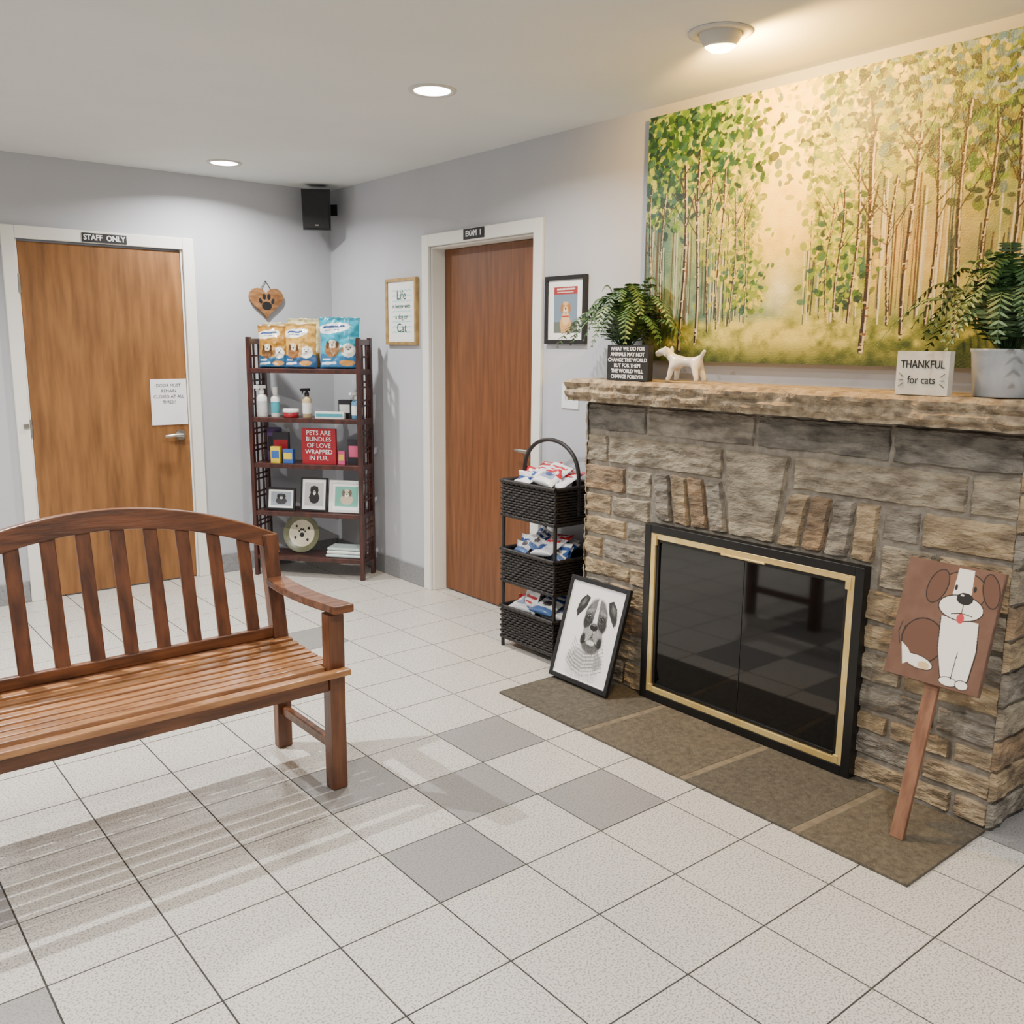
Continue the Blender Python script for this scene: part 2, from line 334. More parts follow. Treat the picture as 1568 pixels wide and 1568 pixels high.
def dabs(n,cx,cy,sx,sy,cols,r0,r1,al=.85):
    for i in range(n):
        x=rs.gauss(cx,sx);y=rs.gauss(cy,sy)
        if y<.19 or y>1.02: continue
        r=rs.uniform(r0,r1);P.ell(x,y,r,r*rs.uniform(.35,.8),rs.choice(cols),rs.uniform(0,3.14),al)
G1=[(28,64,30),(54,96,28),(100,138,26),(18,44,32),(146,172,42),(60,104,84),(30,70,66),(186,196,84)]
G2=[(170,174,24),(210,196,40),(124,144,26),(240,214,74),(84,106,24),(146,162,50)]
G3=[(76,86,32),(122,122,40),(92,118,120),(58,70,40),(176,172,80),(44,54,34)]
def trunks(L_):
    for (u,yb_,yt,w_) in L_:
        pts=[]
        for k in range(12):
            t=k/11;pts.append((u+.006*math.sin(t*5+u*40),yb_+(yt-yb_)*t))
        P.line(pts,w_,(44,32,20),.95);P.line([(a+w_*.25,b) for a,b in pts],w_*.35,(220,202,160),.85)
        for k in range(26):
            t=rs.random();a,b=pts[int(t*11)];b+=rs.uniform(-.03,.03);P.ell(a+rs.uniform(-.3,.3)*w_,b,w_*.35,w_*.2,rs.choice([(30,20,12),(232,220,186),(204,184,136),(110,66,30)]),0,.85)
        for k in range(6):
            t=rs.uniform(.55,.98);a,b=pts[int(t*11)];P.line([(a,b),(a+rs.uniform(-.06,.06),b+rs.uniform(.05,.14))],w_*.3,(56,40,24),.85)
dabs(500,.27,.66,.05,.2,G2,.005,.013,.75);dabs(360,.32,.46,.02,.2,G2,.005,.011,.75);dabs(240,.315,.3,.03,.08,G1+G2,.005,.011,.75)
dabs(1500,.10,.86,.085,.085,G1,.006,.016);dabs(600,.20,.83,.08,.11,G1+G2,.006,.014)
dabs(420,.05,.68,.05,.08,G1,.006,.014)
dabs(1600,.72,.84,.14,.11,G2+G3,.006,.015,.85);dabs(600,.9,.78,.08,.13,G3+G1[:5],.006,.016,.85);dabs(760,.54,.66,.03,.18,G2,.005,.012,.8);dabs(420,.57,.36,.035,.09,G1+G2,.005,.012,.8)
dabs(480,.88,.93,.08,.05,[(84,124,150),(136,156,156),(90,110,90),(170,180,176)],.006,.015,.85)
trunks([(.13,.04,.82,.011),(.175,.08,.84,.010),(.21,.12,.72,.006),(.06,.14,.68,.006),(.245,.13,.74,.006),(.02,.12,.72,.006),(.285,.15,.66,.005),(.32,.16,.58,.004),(.63,.05,.86,.014),(.68,.14,.62,.007),(.60,.15,.72,.007),(.72,.11,.84,.010),(.565,.16,.6,.006),(.77,.14,.75,.008),(.82,.10,.82,.009),(.87,.13,.75,.007),(.54,.17,.56,.004),(.92,.1,.8,.009),(.97,.12,.8,.008)])
dabs(520,.11,.90,.09,.06,G1,.006,.014);dabs(500,.74,.89,.13,.07,G2+G3,.006,.013,.85)
pe=empty('forest_painting')
py1,py0,pz0,pz1=2.83,1.17,1.426,2.436
P.panel('canvas_face',(XW-.0405,py1,pz0),(0,-1,0),(0,0,1),py1-py0,pz1-pz0,PM,pe)
m=MB();CE=mat('canvas_edge',C(130,150,150),C(100,128,128),20,.7);m.box(XW-.04,XW-.0005,py0,py1,pz0,pz1,CE);m.build('canvas_stretcher',0,parent=pe)
# ---------- bench
WD=mat('teak_wood',C(122,74,44),C(80,47,28),5,.38,stretch=(1,8,8),detail=6,bump=.1,coat=.15)
WV=mat('teak_wood_vertical',C(118,71,42),C(80,47,28),5,.4,stretch=(8,8,1),detail=6,coat=.15)
WS=mat('teak_seat',C(178,126,80),C(130,84,50),4,.32,stretch=(1.5,9,9),detail=6,coat=.25)
m=MB();bx0,bx1=.20,1.41;bc=.81
def yb(z): return 3.035+max(0,z-.40)*.20
for x in (bx0,bx1-.055):
    m.box(x,x+.055,2.60,2.655,0.001,.615,WV)
    pts=[(3.06,.001),(3.02,.001),(3.015,.40),(yb(.80)-.022,.80),(yb(.80)+.022,.80),(3.065,.40)]
    m.prism([(x,a,b) for a,b in pts],(.055,0,0),WV)
    m.box(x+.015,x+.04,2.655,3.02,.13,.165,WD)
    m.box(x+.01,x+.045,2.655,3.02,.35,.41,WD)
    N=12;top=[];bot=[]
    for i in range(N+1):
        t=i/N;y=2.545+t*(3.06-2.545);z=.635+.018*math.sin(t*math.pi*.9+2.6)+.014*t;top.append((y,z+.014));bot.append((y,z-.014))
    m.prism([(x-.008,a,b) for a,b in top+bot[::-1]],(.071,0,0),WD)
m.box(bx0+.055,bx1-.055,2.61,2.64,.352,.41,WD);m.box(bx0+.055,bx1-.055,3.02,3.045,.352,.43,WD)
ns=9;y0s=2.585;pit=.0485
for i in range(ns):
    y=y0s+i*pit;z=.425-.012*math.sin(math.pi*(i+.5)/ns)
    xa,xb=(bx0+.056,bx1-.056) if i in(0,1) else (bx0+.006,bx1-.006)
    if i==0: xa,xb=bx0+.0,bx1-.0; y-=.028
    m.box(xa,xb,y,y+.035,z-.010,z+.011,WS)
m.beam((bx0+.05,yb(.45),.45),(bx1-.05,yb(.45),.45),.024,.04,WD)
def crown(x): return .945-.40*(x-bc)**2
for i in range(10):
    x=bc+(i-4.5)*.106;zt=crown(x)-.05
    m.prism([(x-.023,yb(.44)-.007,.44),(x+.023,yb(.44)-.007,.44),(x+.023,yb(zt)-.007,zt),(x-.023,yb(zt)-.007,zt)],(0,.014,0),WV)
N=24;xs=np.linspace(bx0-.005,bx1+.008,N+1);vs=[]
for x in xs:
    zt=crown(x);zb=zt-.068
    vs+=[(x,yb(zb)-.016,zb),(x,yb(zt)-.016,zt),(x,yb(zt)+.016,zt),(x,yb(zb)+.016,zb)]
fs=[(0,1,2,3),(N*4+3,N*4+2,N*4+1,N*4)]
for i in range(N):
    for j in range(4): fs.append((i*4+j,(i+1)*4+j,(i+1)*4+(j+1)%4,i*4+(j+1)%4))
m.add(vs,fs,WD);m.build('wooden_bench',.004)
# ================= framed picture helper
def framed(name,o,ud,vd,w,h,fw,dep,fmat,pic,inset=None,text=None):
    e=empty(name);ud=Vector(ud).normalized();vd=Vector(vd).normalized();n=ud.cross(vd)
    m=MB();M=Matrix((ud,vd,n)).transposed().to_4x4();M.translation=Vector(o);m.M=M
    m.box(0,fw,0,h,0,dep,fmat);m.box(w-fw,w,0,h,0,dep,fmat);m.box(fw,w-fw,0,fw,0,dep,fmat);m.box(fw,w-fw,h-fw,h,0,dep,fmat)
    m.box(fw*.5,w-fw*.5,fw*.5,h-fw*.5,0,dep*.5,WHITE)
    if inset: 
        i=fw;m.box(i,i+inset,i,h-i,0,dep*.8,WHITE);m.box(w-i-inset,w-i,i,h-i,0,dep*.8,WHITE);m.box(i,w-i,i,i+inset,0,dep*.8,WHITE);m.box(i,w-i,h-i-inset,h-i,0,dep*.8,WHITE)
    if text:
        for (t_,sz,cx,cy,mt_) in text: m.text(t_,sz,(cx*w,cy*h,dep*.5+.0022),(1,0,0),(0,1,0),mt_)
    m.build('frame',.0015,parent=e)
    pic.panel('picture',Vector(o)+ud*fw+vd*fw+n*(dep*.5+.0012),ud,vd,w-2*fw,h-2*fw,PV,e)
    return e
RU,RV=(0,-1,0),(0,0,1)
def chev():
    p=Pic(90,110,(240,240,236));
    for k in range(9):
        y=.16+k*.085
        pts=[(.16+.068*i,y+(.012 if i%2 else -.012)) for i in range(11)];p.line(pts,.022,(150,205,205))
    return p
GW=mat('gold_frame_wood',C(190,158,100),C(160,128,76),20,.4,.4)
GREEN=mat('ink_green',C(40,84,66),C(48,94,74),20,.6)
framed('framed_quote_print',(XW-.001,5.01,1.485),RU,RV,.34,.395,.018,.022,GW,chev(),text=[('Life',.075,.5,.74,GREEN),('is better with',.036,.5,.58,GREEN),('a dog or',.04,.5,.42,GREEN),('Cat',.075,.5,.25,GREEN)])
def dogpic():
    p=Pic(120,136,(244,244,240));p.rect(.17,.83,.12,.88,(112,132,150));p.rect(.17,.83,.12,.30,(96,104,96));p.rect(.17,.83,.76,.88,(148,52,52))
    p.line([(.26,.84),(.74,.84)],.03,(236,214,204));p.line([(.26,.79),(.70,.79)],.02,(226,190,184))
    g=(204,156,98);p.ell(.50,.26,.17,.17,g,soft=.2);p.ell(.50,.36,.12,.14,(224,186,132),soft=.3);p.ell(.42,.18,.05,.09,g);p.ell(.58,.18,.05,.09,g)
    p.ell(.50,.54,.115,.115,(212,168,110),soft=.15);p.ell(.395,.53,.04,.095,(160,108,60),-.15,soft=.2);p.ell(.605,.53,.04,.095,(160,108,60),.15,soft=.2)
    p.ell(.50,.49,.06,.05,(238,214,176),soft=.3);p.ell(.50,.515,.022,.017,(24,18,16));p.ell(.455,.565,.012,.012,(24,18,16));p.ell(.545,.565,.012,.012,(24,18,16));p.ell(.50,.45,.02,.028,(206,96,96));p.rect(.40,.60,.385,.405,(170,40,44));return p
framed('framed_dog_photo',(XW-.001,3.51,1.495),RU,RV,.29,.325,.02,.022,BLK,dogpic())
def boxer():
    W_,H_=260,335;p=Pic(W_,H_,(238,238,238));r=random.Random(3);g_=lambda v:(v,v,v)
    E=lambda *a,**k:p.ell(*a,**k)
    E(.50,.10,.34,.26,g_(214),soft=.6);E(.46,.22,.30,.17,g_(170),.15,soft=.35);E(.66,.26,.20,.13,g_(160),-.3,soft=.35)
    for k in range(8):
        y0=.07+k*.038;p.line([(.17+.012*k,y0+.09),(.32,y0+.02),(.50,y0-.01),(.68,y0+.03),(.86-.01*k,y0+.10)],.007,g_(64+8*k),.75);p.line([(.18+.012*k,y0+.105),(.33,y0+.035),(.50,y0+.006),(.68,y0+.045)],.010,g_(232),.7)
    E(.56,.44,.21,.20,g_(84),soft=.3)
    # boxer skull: narrow boxy head, tall forehead
    E(.55,.68,.215,.22,g_(80),soft=.18);E(.55,.79,.165,.12,g_(104),soft=.5)
    p.poly([(.38,.86),(.30,.885),(.21,.82),(.17,.70),(.20,.63),(.27,.69),(.34,.76)],g_(40));p.poly([(.72,.86),(.80,.89),(.89,.82),(.93,.70),(.90,.63),(.83,.69),(.76,.76)],g_(44))
    E(.27,.80,.04,.09,g_(92),-.6,soft=.8);E(.83,.80,.04,.09,g_(96),.6,soft=.8)
    E(.42,.61,.09,.12,g_(40),soft=.5);E(.69,.61,.09,.12,g_(40),soft=.5)
    E(.43,.735,.075,.03,g_(132),.3,soft=.6);E(.67,.735,.075,.03,g_(132),-.3,soft=.6)
    p.poly([(.535,.88),(.57,.88),(.58,.76),(.595,.62),(.51,.62),(.525,.76)],g_(226))
    for ex_,sg in ((.435,1),(.665,-1)):
        E(ex_,.672,.050,.034,g_(14),-.15*sg,soft=.3);E(ex_,.671,.034,.022,g_(120),-.15*sg);E(ex_,.671,.023,.023,g_(8));E(ex_+.009,.679,.007,.007,g_(250));p.line([(ex_-.05,.64),(ex_,.628),(ex_+.05,.64)],.007,g_(110),.8)
    # broad square muzzle with hanging flews
    E(.55,.50,.185,.125,g_(70),soft=.3);E(.55,.56,.095,.08,g_(214),soft=.4);E(.465,.48,.095,.115,g_(150),.25,soft=.4);E(.64,.48,.095,.115,g_(144),-.25,soft=.4)
    E(.40,.43,.05,.085,g_(34),-.1,soft=.5);E(.705,.43,.05,.085,g_(34),.1,soft=.5)
    E(.553,.572,.078,.050,g_(12),soft=.2);E(.553,.594,.045,.013,g_(110),soft=.6);E(.522,.562,.015,.010,g_(0));E(.585,.562,.015,.010,g_(0))
    p.line([(.553,.545),(.553,.475),(.50,.425),(.44,.40),(.385,.385)],.012,g_(8));p.line([(.553,.475),(.605,.425),(.665,.40),(.72,.385)],.012,g_(8))
    E(.553,.41,.085,.038,g_(206),soft=.4);p.line([(.47,.385),(.553,.368),(.64,.385)],.008,g_(30),.8)
    for k in range(16): E(.44+.03*(k%4)+.13*(k//8),.47+.016*(k%3),.004,.004,g_(30))
    for k in range(6000):
        x,y=r.uniform(.12,.97),r.uniform(.03,.92);c=p.a[min(H_-1,int(y*H_)),min(W_-1,int(x*W_))]
        if c[0]<.9:
            v=int(max(0,min(255,c[0]*255+r.uniform(-44,40))));dx=(x-.55)*.05;p.line([(x,y),(x+dx+r.uniform(-.004,.004),y-r.uniform(.008,.02))],.004,(v,v,v),.55)
    return p
framed('framed_boxer_portrait',(2.655,2.965,.0165),RU,(.135,0,.44),.365,.465,.02,.018,BLK,boxer(),inset=.004)
SW=mat('sign_wood',C(112,82,64),C(90,62,48),5,.6,stretch=(1,1,6),detail=5);SK=mat('sign_stick',C(142,100,74),C(114,76,54),5,.6,stretch=(8,8,1))
def dogsign():
    p=Pic(240,300,(104,74,58));n=vnoise(300,240,8,5);p.a+= (n[...,None]-.5)*.08
    K_=(34,22,18);Wh=(244,240,232)
    p.line([(.10,.26),(.06,.36),(.08,.45)],.010,K_);p.line([(.14,.24),(.10,.33),(.12,.42)],.008,K_)
    p.ell(.33,.33,.228,.238,K_);p.ell(.33,.33,.214,.224,(98,66,48))
    p.poly([(.46,.56),(.86,.56),(.90,.34),(.88,.10),(.80,.03),(.62,.03),(.58,.10),(.50,.30)],K_);p.poly([(.47,.57),(.85,.57),(.885,.34),(.865,.10),(.79,.04),(.63,.04),(.59,.10),(.51,.30)],Wh)
    p.ell(.33,.15,.17,.07,K_,-.15);p.ell(.33,.15,.16,.062,Wh,-.15);p.ell(.40,.13,.06,.04,(214,186,140));p.ell(.68,.055,.10,.05,K_);p.ell(.68,.055,.09,.042,Wh);p.ell(.82,.055,.07,.05,K_);p.ell(.82,.055,.062,.042,Wh)
    p.line([(.71,.30),(.70,.08)],.009,K_);p.poly([(.18,.10),(.12,.28),(.2,.24),(.28,.16)],Wh)
    p.ell(.62,.80,.245,.20,K_);p.ell(.62,.80,.233,.188,(122,86,64));p.poly([(.54,.98),(.70,.98),(.72,.76),(.53,.76)],Wh)
    p.ell(.64,.66,.235,.135,K_);p.ell(.64,.66,.223,.123,Wh)
    p.ell(.36,.80,.105,.19,K_,-.25);p.ell(.36,.80,.092,.177,(98,66,48),-.25);p.ell(.90,.84,.088,.18,K_,.3);p.ell(.90,.84,.075,.167,(98,66,48),.3)
    p.ell(.66,.74,.085,.062,(18,14,14));p.ell(.55,.82,.016,.03,(18,14,14));p.ell(.74,.83,.016,.03,(18,14,14));p.ell(.63,.765,.02,.01,(235,235,235))
    p.line([(.66,.69),(.66,.62),(.56,.60)],.010,K_);p.line([(.66,.62),(.77,.61)],.010,K_);p.ell(.66,.575,.04,.05,(196,60,66));return p
e=empty('dog_yard_sign');o=Vector((2.675,1.405,.478));vd=Vector((.11,0,.36)).normalized();ud=Vector((0,-1,0));n=ud.cross(vd)
m=MB();M=Matrix((ud,vd,n)).transposed().to_4x4();M.translation=o;m.M=M
m.box(0,.295,0,.375,-.018,0,SW);sl=(.478-.012)/vd.z;m.box(.128,.170,-sl+.004,.20,-.034,-.018,SK);m.build('board_and_stake',.002,parent=e)
dogsign().panel('painted_dog',o+n*.0012+ud*.002+vd*.002,ud,vd,.291,.371,PV,e)
m=MB();m.box(1.50,1.745,YW-.024,YW-.0205,2.045,2.095,INK);m.text('STAFF  ONLY',.042,(1.6225,YW-.0245,2.07),(1,0,0),(0,0,1),WHITE,bold=.0012,sx=.92);m.build('staff_only_sign')
m=MB();m.box(XW-.024,XW-.0205,4.005,4.19,2.05,2.105,INK);m.text('EXAM  1',.042,(XW-.0245,4.0975,2.078),RU,RV,WHITE,bold=.0012,sx=.92);m.build('exam_room_sign')
m=MB();m.box(1.835,2.055,YW-.0005,YW+.003,.985,1.265,WHITE)
GI=mat('ink_grey',C(70,70,78),C(60,60,68),20,.6)
m.text('DOOR MUST\nREMAIN\nCLOSED AT ALL\nTIMES!!',.026,(1.945,YW-.0012,1.175),(1,0,0),(0,0,1),GI,sp=1.3);m.build('door_notice_paper')
m=MB();m.box(XW-.006,XW,3.268,3.39,1.182,1.302,WHITE)
for yy in (3.302,3.356): m.box(XW-.009,XW-.005,yy-.010,yy+.010,1.225,1.26,TRIM);m.box(XW-.018,XW-.008,yy-.004,yy+.004,1.238,1.256,WHITE)
m.build('light_switch_plate',.0015)
HWd=mat('heart_wood',C(158,112,70),C(112,74,42),14,.5,stretch=(1,1,4),detail=6)
m=MB();pts=[]
for k in range(48):
    t=2*math.pi*k/48;pts.append((2.60+.0073*16*math.sin(t)**3,YW-.004,1.755+.0068*(13*math.cos(t)-5*math.cos(2*t)-2*math.cos(3*t)-math.cos(4*t))))
m.prism(pts,(0,-.016,0),HWd)
def disc(cx,cz,rx,rz,y,mt,rot=0,n=20,th=.001):
    P_=[];
    for k in range(n):
        t=2*math.pi*k/n;a,b=rx*math.cos(t),rz*math.sin(t);P_.append((cx+a*math.cos(rot)-b*math.sin(rot),y,cz+a*math.sin(rot)+b*math.cos(rot)))
    m.prism(P_,(0,-th,0),mt)
yy=YW-.020
disc(2.60,1.725,.034,.027,yy,INK);disc(2.558,1.755,.011,.017,yy,INK,.4);disc(2.584,1.782,.012,.019,yy,INK,.1);disc(2.616,1.782,.012,.019,yy,INK,-.1);disc(2.642,1.755,.011,.017,yy,INK,-.4)
m.tube([(2.555,YW-.010,1.815),(2.60,YW-.008,1.885),(2.645,YW-.010,1.815)],.0025,INK,6);m.ell((2.60,YW-.006,1.885),(.006,.006,.006),METAL);m.build('heart_plaque',.0015)
# corner speaker
m=MB();fd_=Vector((-.55,-.83,-.12)).normalized();sx=fd_.cross(Vector((0,0,1))).normalized()*-1
up=fd_.cross(sx).normalized()
if up.z<0: up=-up
M=Matrix((sx,up,fd_)).transposed().to_4x4();M.translation=Vector((2.905,5.575,2.335));m.M=M
q=[(-.088,-.125),(.088,-.125),(.092,.125),(-.092,.125)];qb=[(-.06,-.115),(.06,-.115),(.062,.12),(-.062,.12)]
m.add([(a,b,.065) for a,b in q]+[(a,b,-.07) for a,b in qb],[(0,1,2,3),(7,6,5,4),(0,4,5,1),(1,5,6,2),(2,6,7,3),(3,7,4,0)],BLK)
GRL=mat('speaker_grille',C(30,30,33),C(16,16,18),300,.7);m.box(-.078,.078,-.112,.112,.064,.072,GRL);m.box(-.012,.012,-.098,-.090,.072,.0735,METAL)
m.tube([(0,0,-.07),(0,0,-.14)],.014,BLK,10);m.M=Matrix();m.beam((2.975,5.70,2.35),(3.06,5.60,2.35),.012,.07,BLK);m.build('corner_speaker',.006,3)
# ---------- bookshelf
ex=Vector((.644,-.765,0)).normalized();ey=Vector((-ex.y,ex.x,0));SO=Vector((2.372,5.555,0))
SM=Matrix((ex,ey,Vector((0,0,1)))).transposed().to_4x4();SM.translation=SO
CH=mat('cherry_wood',C(74,36,28),C(48,22,18),8,.4,stretch=(4,4,1),coat=.2)
SWd,SD,SH=.745,.235,1.525;LV=[.135,.425,.735,1.025,1.332]
m=MB();m.M=SM
for x in (0,SWd-.024):
    m.box(x,x+.024,0,.034,0,SH,CH);m.box(x,x+.024,SD-.034,SD,0,SH,CH)
    m.box(x+.003,x+.021,.034,SD-.034,SH-.045,SH-.01,CH)
    for yv in (.083,.152): m.box(x+.007,x+.017,yv-.008,yv+.008,.12,SH-.04,CH)
    for z in LV: m.box(x+.003,x+.021,.034,SD-.034,z-.035,z,CH)
    for i,z in enumerate(LV):
        top=LV[i+1]-.035 if i<4 else SH-.045
        if i<4:
            for f_ in (.30,.42,.72,.84): zz_=z+(top-z)*f_;m.box(x+.008,x+.016,.034,SD-.034,zz_-.006,zz_+.006,CH)
        else:
            m.box(x+.008,x+.016,.034,SD-.034,z+.07,z+.082,CH)
for z in LV:
    m.box(.022,SWd-.022,.006,SD-.006,z-.016,z,CH);m.box(.022,SWd-.022,.004,.018,z-.028,z-.0005,CH)
m.build('bookshelf',.002)
def SP(lx,ly,z): return SM@Vector((lx,ly,z+.0008))
def lxp(px): return (px-388)*.0045
def pouch(name,o,xd,zd,w,h,d,pic,parent=None,seed=0,cr=.012):
    xd=Vector(xd).normalized();zd=Vector(zd).normalized();n=xd.cross(zd);o=Vector(o);W_,H_=pic.W,pic.H;vs=[];fs=[]
    for sgn in (1,-1):
        for j in range(H_):
            for i in range(W_):
                u,v=i/(W_-1),j/(H_-1);fu=1-abs(2*u-1)**3;fv=min(1,v/.05+.35)*(1-v**2.2)
                if v==0: fv=.35
                wr=cr*noise.noise(Vector((u*4+seed,v*5,seed)))+cr*.5*noise.noise(Vector((u*9+seed,v*11,seed+3)))
                sh_=cr*.8*noise.noise(Vector((u*3+seed,.5,seed+7)))*v*v
                th=sgn*(d/2*fu*fv+.0008)+wr*min(1,v*4)*(.5+.5*fu)*(1 if sgn>0 else .6)+sh_
                if v>=.999 or u in(0.0,1.0): th=sh_+wr*.4*v+sgn*.0006
                wx=w*(1-.07*math.sin(v*math.pi))
                vs.append(o+xd*((u-.5)*wx)+zd*(v*h*(1+.03*noise.noise(Vector((u*3,seed,2)))))+n*th)
    NN=W_*H_
    for j in range(H_-1):
        for i in range(W_-1):
            a=j*W_+i;fs.append((a,a+1,a+W_+1,a+W_));b=a+NN;fs.append((b,b+W_,b+W_+1,b+1))
    for i in range(W_-1): fs.append((i,i+NN,i+1+NN,i+1));a=(H_-1)*W_+i;fs.append((a,a+1,a+1+NN,a+NN))
    for j in range(H_-1): a=j*W_;fs.append((a,a+W_,a+W_+NN,a+NN));a=j*W_+W_-1;fs.append((a,a+NN,a+W_+NN,a+W_))
    me=bpy.data.meshes.new(name);me.from_pydata([tuple(v) for v in vs],[],fs);me.materials.append(PG)
    me.polygons.foreach_set('use_smooth',[True]*len(fs));A_=pic.a.reshape(-1,3);col_attr(me,np.concatenate([A_,A_]))
    ob=bpy.data.objects.new(name,me);sc.collection.objects.link(ob)
    if parent: ob.parent=parent
    return ob
def bagpic(bg,band,low_,dog,seed=0,W=64,H=78):
    p=Pic(W,H,bg);r=random.Random(seed);p.rect(0,1,.93,1,tuple(int(c*.8) for c in bg))
    p.ell(.35,.78,.42,.12,band,.12);p.line([(.12,.80),(.62,.82)],.05,(40,70,130));p.line([(.14,.74),(.5,.75)],.025,(90,110,150))
    p.poly([(0,0),(1,0),(1,.32),(.6,.25),(0,.30)],low_)
    p.ell(.33,.38,.20,.19,dog);p.ell(.33,.48,.11,.10,(230,214,190));p.ell(.33,.455,.03,.025,(20,16,14));p.ell(.28,.51,.014,.014,(20,16,14));p.ell(.38,.51,.014,.014,(20,16,14));p.ell(.21,.46,.05,.09,tuple(int(c*.6) for c in dog));p.ell(.46,.46,.05,.09,tuple(int(c*.6) for c in dog))
    p.ell(.74,.36,.17,.16,(236,232,224));p.ell(.70,.42,.016,.016,(30,24,20));p.ell(.79,.42,.016,.016,(30,24,20));p.ell(.745,.375,.03,.02,(30,24,20));p.ell(.6,.36,.04,.08,(170,130,90))
    p.ell(.70,.12,.18,.07,(206,150,80));p.line([(.08,.10),(.42,.12)],.06,(240,240,240));p.line([(.08,.18),(.3,.19)],.03,(240,240,240));return p
TB=[(.145,.165,.10,.20,.285,(212,200,160),(240,236,222),(186,140,56),(150,104,60)),
    (.315,.175,-.05,.22,.31,(216,202,150),(240,236,222),(180,136,60),(140,100,60)),
    (.145,.085,.14,.19,.265,(170,122,48),(232,224,200),(46,96,132),(110,76,46)),
    (.335,.075,-.10,.225,.275,(190,146,66),(240,236,226),(50,94,140),(136,92,54)),
    (.585,.095,.05,.265,.315,(42,158,184),(238,242,244),(56,116,162),(140,100,62))]
for i,(lx_,ly_,yw,w_,h_,bg,bd,lo_,dg) in enumerate(TB):
    pouch('pet_treat_bag',SP(lx_,ly_,1.332),ex+ey*yw,(0,0,1),w_,h_,.08 if i>1 else .05,bagpic(bg,bd,lo_,dg,i),seed=i*5)
def pm(name,c,r=.4): return mat(name,C(*c),C(*[int(x*.93) for x in c]),20,r)
WP=pm('white_plastic',(232,232,228));TEAL=pm('teal_label',(70,160,175));RED=pm('red_label',(156,30,42));YEL=pm('yellow_box',(226,196,60));BLU=pm('blue_box',(60,100,170));TAN=pm('tan_label',(190,170,130));PUR=pm('purple_cover',(84,60,110));DKB=pm('dark_cover',(40,36,44));CRM=pm('cream_ceramic',(226,218,190),.3);PINK=pm('pink_label',(210,90,130));BOT=pm('blue_bottle',(90,140,170))
def bottle(name,px,ly,z,r,h,body,cap,label,spray=False):
    m=MB();c=SP(lxp(px),ly,z);hb=h*.72
    m.lathe(c,[(.001,0),(r*.95,0),(r,.004),(r,hb*.85),(r*.8,hb*.95),(r*.4,hb),(r*.38,hb*1.08)],body,20)
    m.lathe(c,[(r+.0008,hb*.2),(r+.0008,hb*.7)],label,20)
    m.lathe(c,[(r*.5,hb*1.02),(r*.5,hb*1.18),(.001,hb*1.18)],cap,14)
    if spray:
        m.tube([c+Vector((0,0,hb*1.15)),c+Vector((0,0,h*.97))],r*.3,cap,8)
        d=(-ey*.8-ex*.6).normalized();t0=c+Vector((0,0,h*.95));m.beam(t0-d*r*.7,t0+d*r*1.5,r*.6,h*.10,cap);m.tube([t0+d*r*.9,t0+d*r*1.1-Vector((0,0,h*.13))],r*.14,cap,6)
    else: m.lathe(c,[(r*.55,hb*1.1),(r*.55,h*.98),(r*.5,h),(.001,h)],cap,14)
    m.build(name)
bottle('spray_bottle',403,.06,LV[3],.034,.20,WP,WP,pm('grey_label',(205,205,205)),True)
bottle('shampoo_bottle',422,.07,LV[3],.028,.19,WP,WP,TEAL)
m=MB();c=SP(lxp(446),.06,LV[3]);m.lathe(c,[(.001,0),(.045,0),(.048,.004),(.048,.035),(.046,.036)],RED,24);m.lathe(c,[(.050,.034),(.050,.052),(.047,.055),(.001,.055)],WP,24);m.build('balm_jar')
bottle('spray_bottle',470,.065,LV[3],.029,.185,TAN,BLK,WP,True)
bottle('spray_bottle',543,.07,LV[3],.034,.165,BOT,WP,WP,True)
def bx(name,px0,px1,ly0,ly1,z,h,mt,face=None,txt=None):
    m=MB();m.M=SM;a,b=lxp(px0),lxp(px1);m.box(a,b,ly0,ly1,z+.0008,z+h,mt)
    if face: m.box(a+.006,b-.006,ly0-.001,ly0,z+h*.3,z+h*.75,face)
    if txt: m.text(txt[0],txt[1],((a+b)/2,ly0-.0015,z+h*.52),(1,0,0),(0,0,1),txt[2],sp=txt[3] if len(txt)>3 else 1)
    m.build(name,.0015)
bx('toothpaste_box',484,526,.035,.075,LV[3],.042,WP,TEAL);bx('medicine_box',513,531,.10,.15,LV[3],.115,DKB,WP)
bx('booklet',400,420,.14,.17,LV[2],.215,PUR,DKB);bx('booklet',412,436,.105,.13,LV[2],.19,DKB,RED);bx('small_carton',416,430,.03,.065,LV[2],.105,YEL,BLU);bx('small_carton',434,449,.035,.075,LV[2],.09,BLU,YEL)
bx('quote_block_sign',462,512,.05,.075,LV[2],.225,RED,None,('PETS ARE\nBUNDLES\nOF LOVE\nWRAPPED\nIN FUR.',.040,WHITE,1.0))
bx('small_carton',514,524,.06,.09,LV[2],.085,PINK,YEL);bx('storage_tin',528,549,.07,.12,LV[2],.16,DKB,PINK)
def petpic(bg,dog):
    p=Pic(60,50,(240,240,240));p.rect(.1,.9,.12,.88,bg);p.ell(.5,.38,.22,.16,dog);p.ell(.5,.6,.14,.15,dog);p.ell(.38,.62,.05,.11,tuple(int(c*.5) for c in dog));p.ell(.62,.62,.05,.11,tuple(int(c*.5) for c in dog));p.ell(.5,.54,.06,.06,(240,236,230));p.ell(.5,.57,.03,.022,(15,15,15));p.ell(.44,.65,.014,.014,(15,15,15));p.ell(.56,.65,.014,.014,(15,15,15));return p
def stand(name,px0,px1,h,fmat,pic,ly=.05,fw=.014):
    w_=lxp(px1)-lxp(px0);framed(name,SP(lxp(px0),ly,LV[1]+.003),ex,ey*.16+Vector((0,0,1)),w_,h,fw,.014,fmat,pic)
stand('tabletop_photo_frame',405,449,.145,BLK,petpic((150,160,170),(60,60,64)))
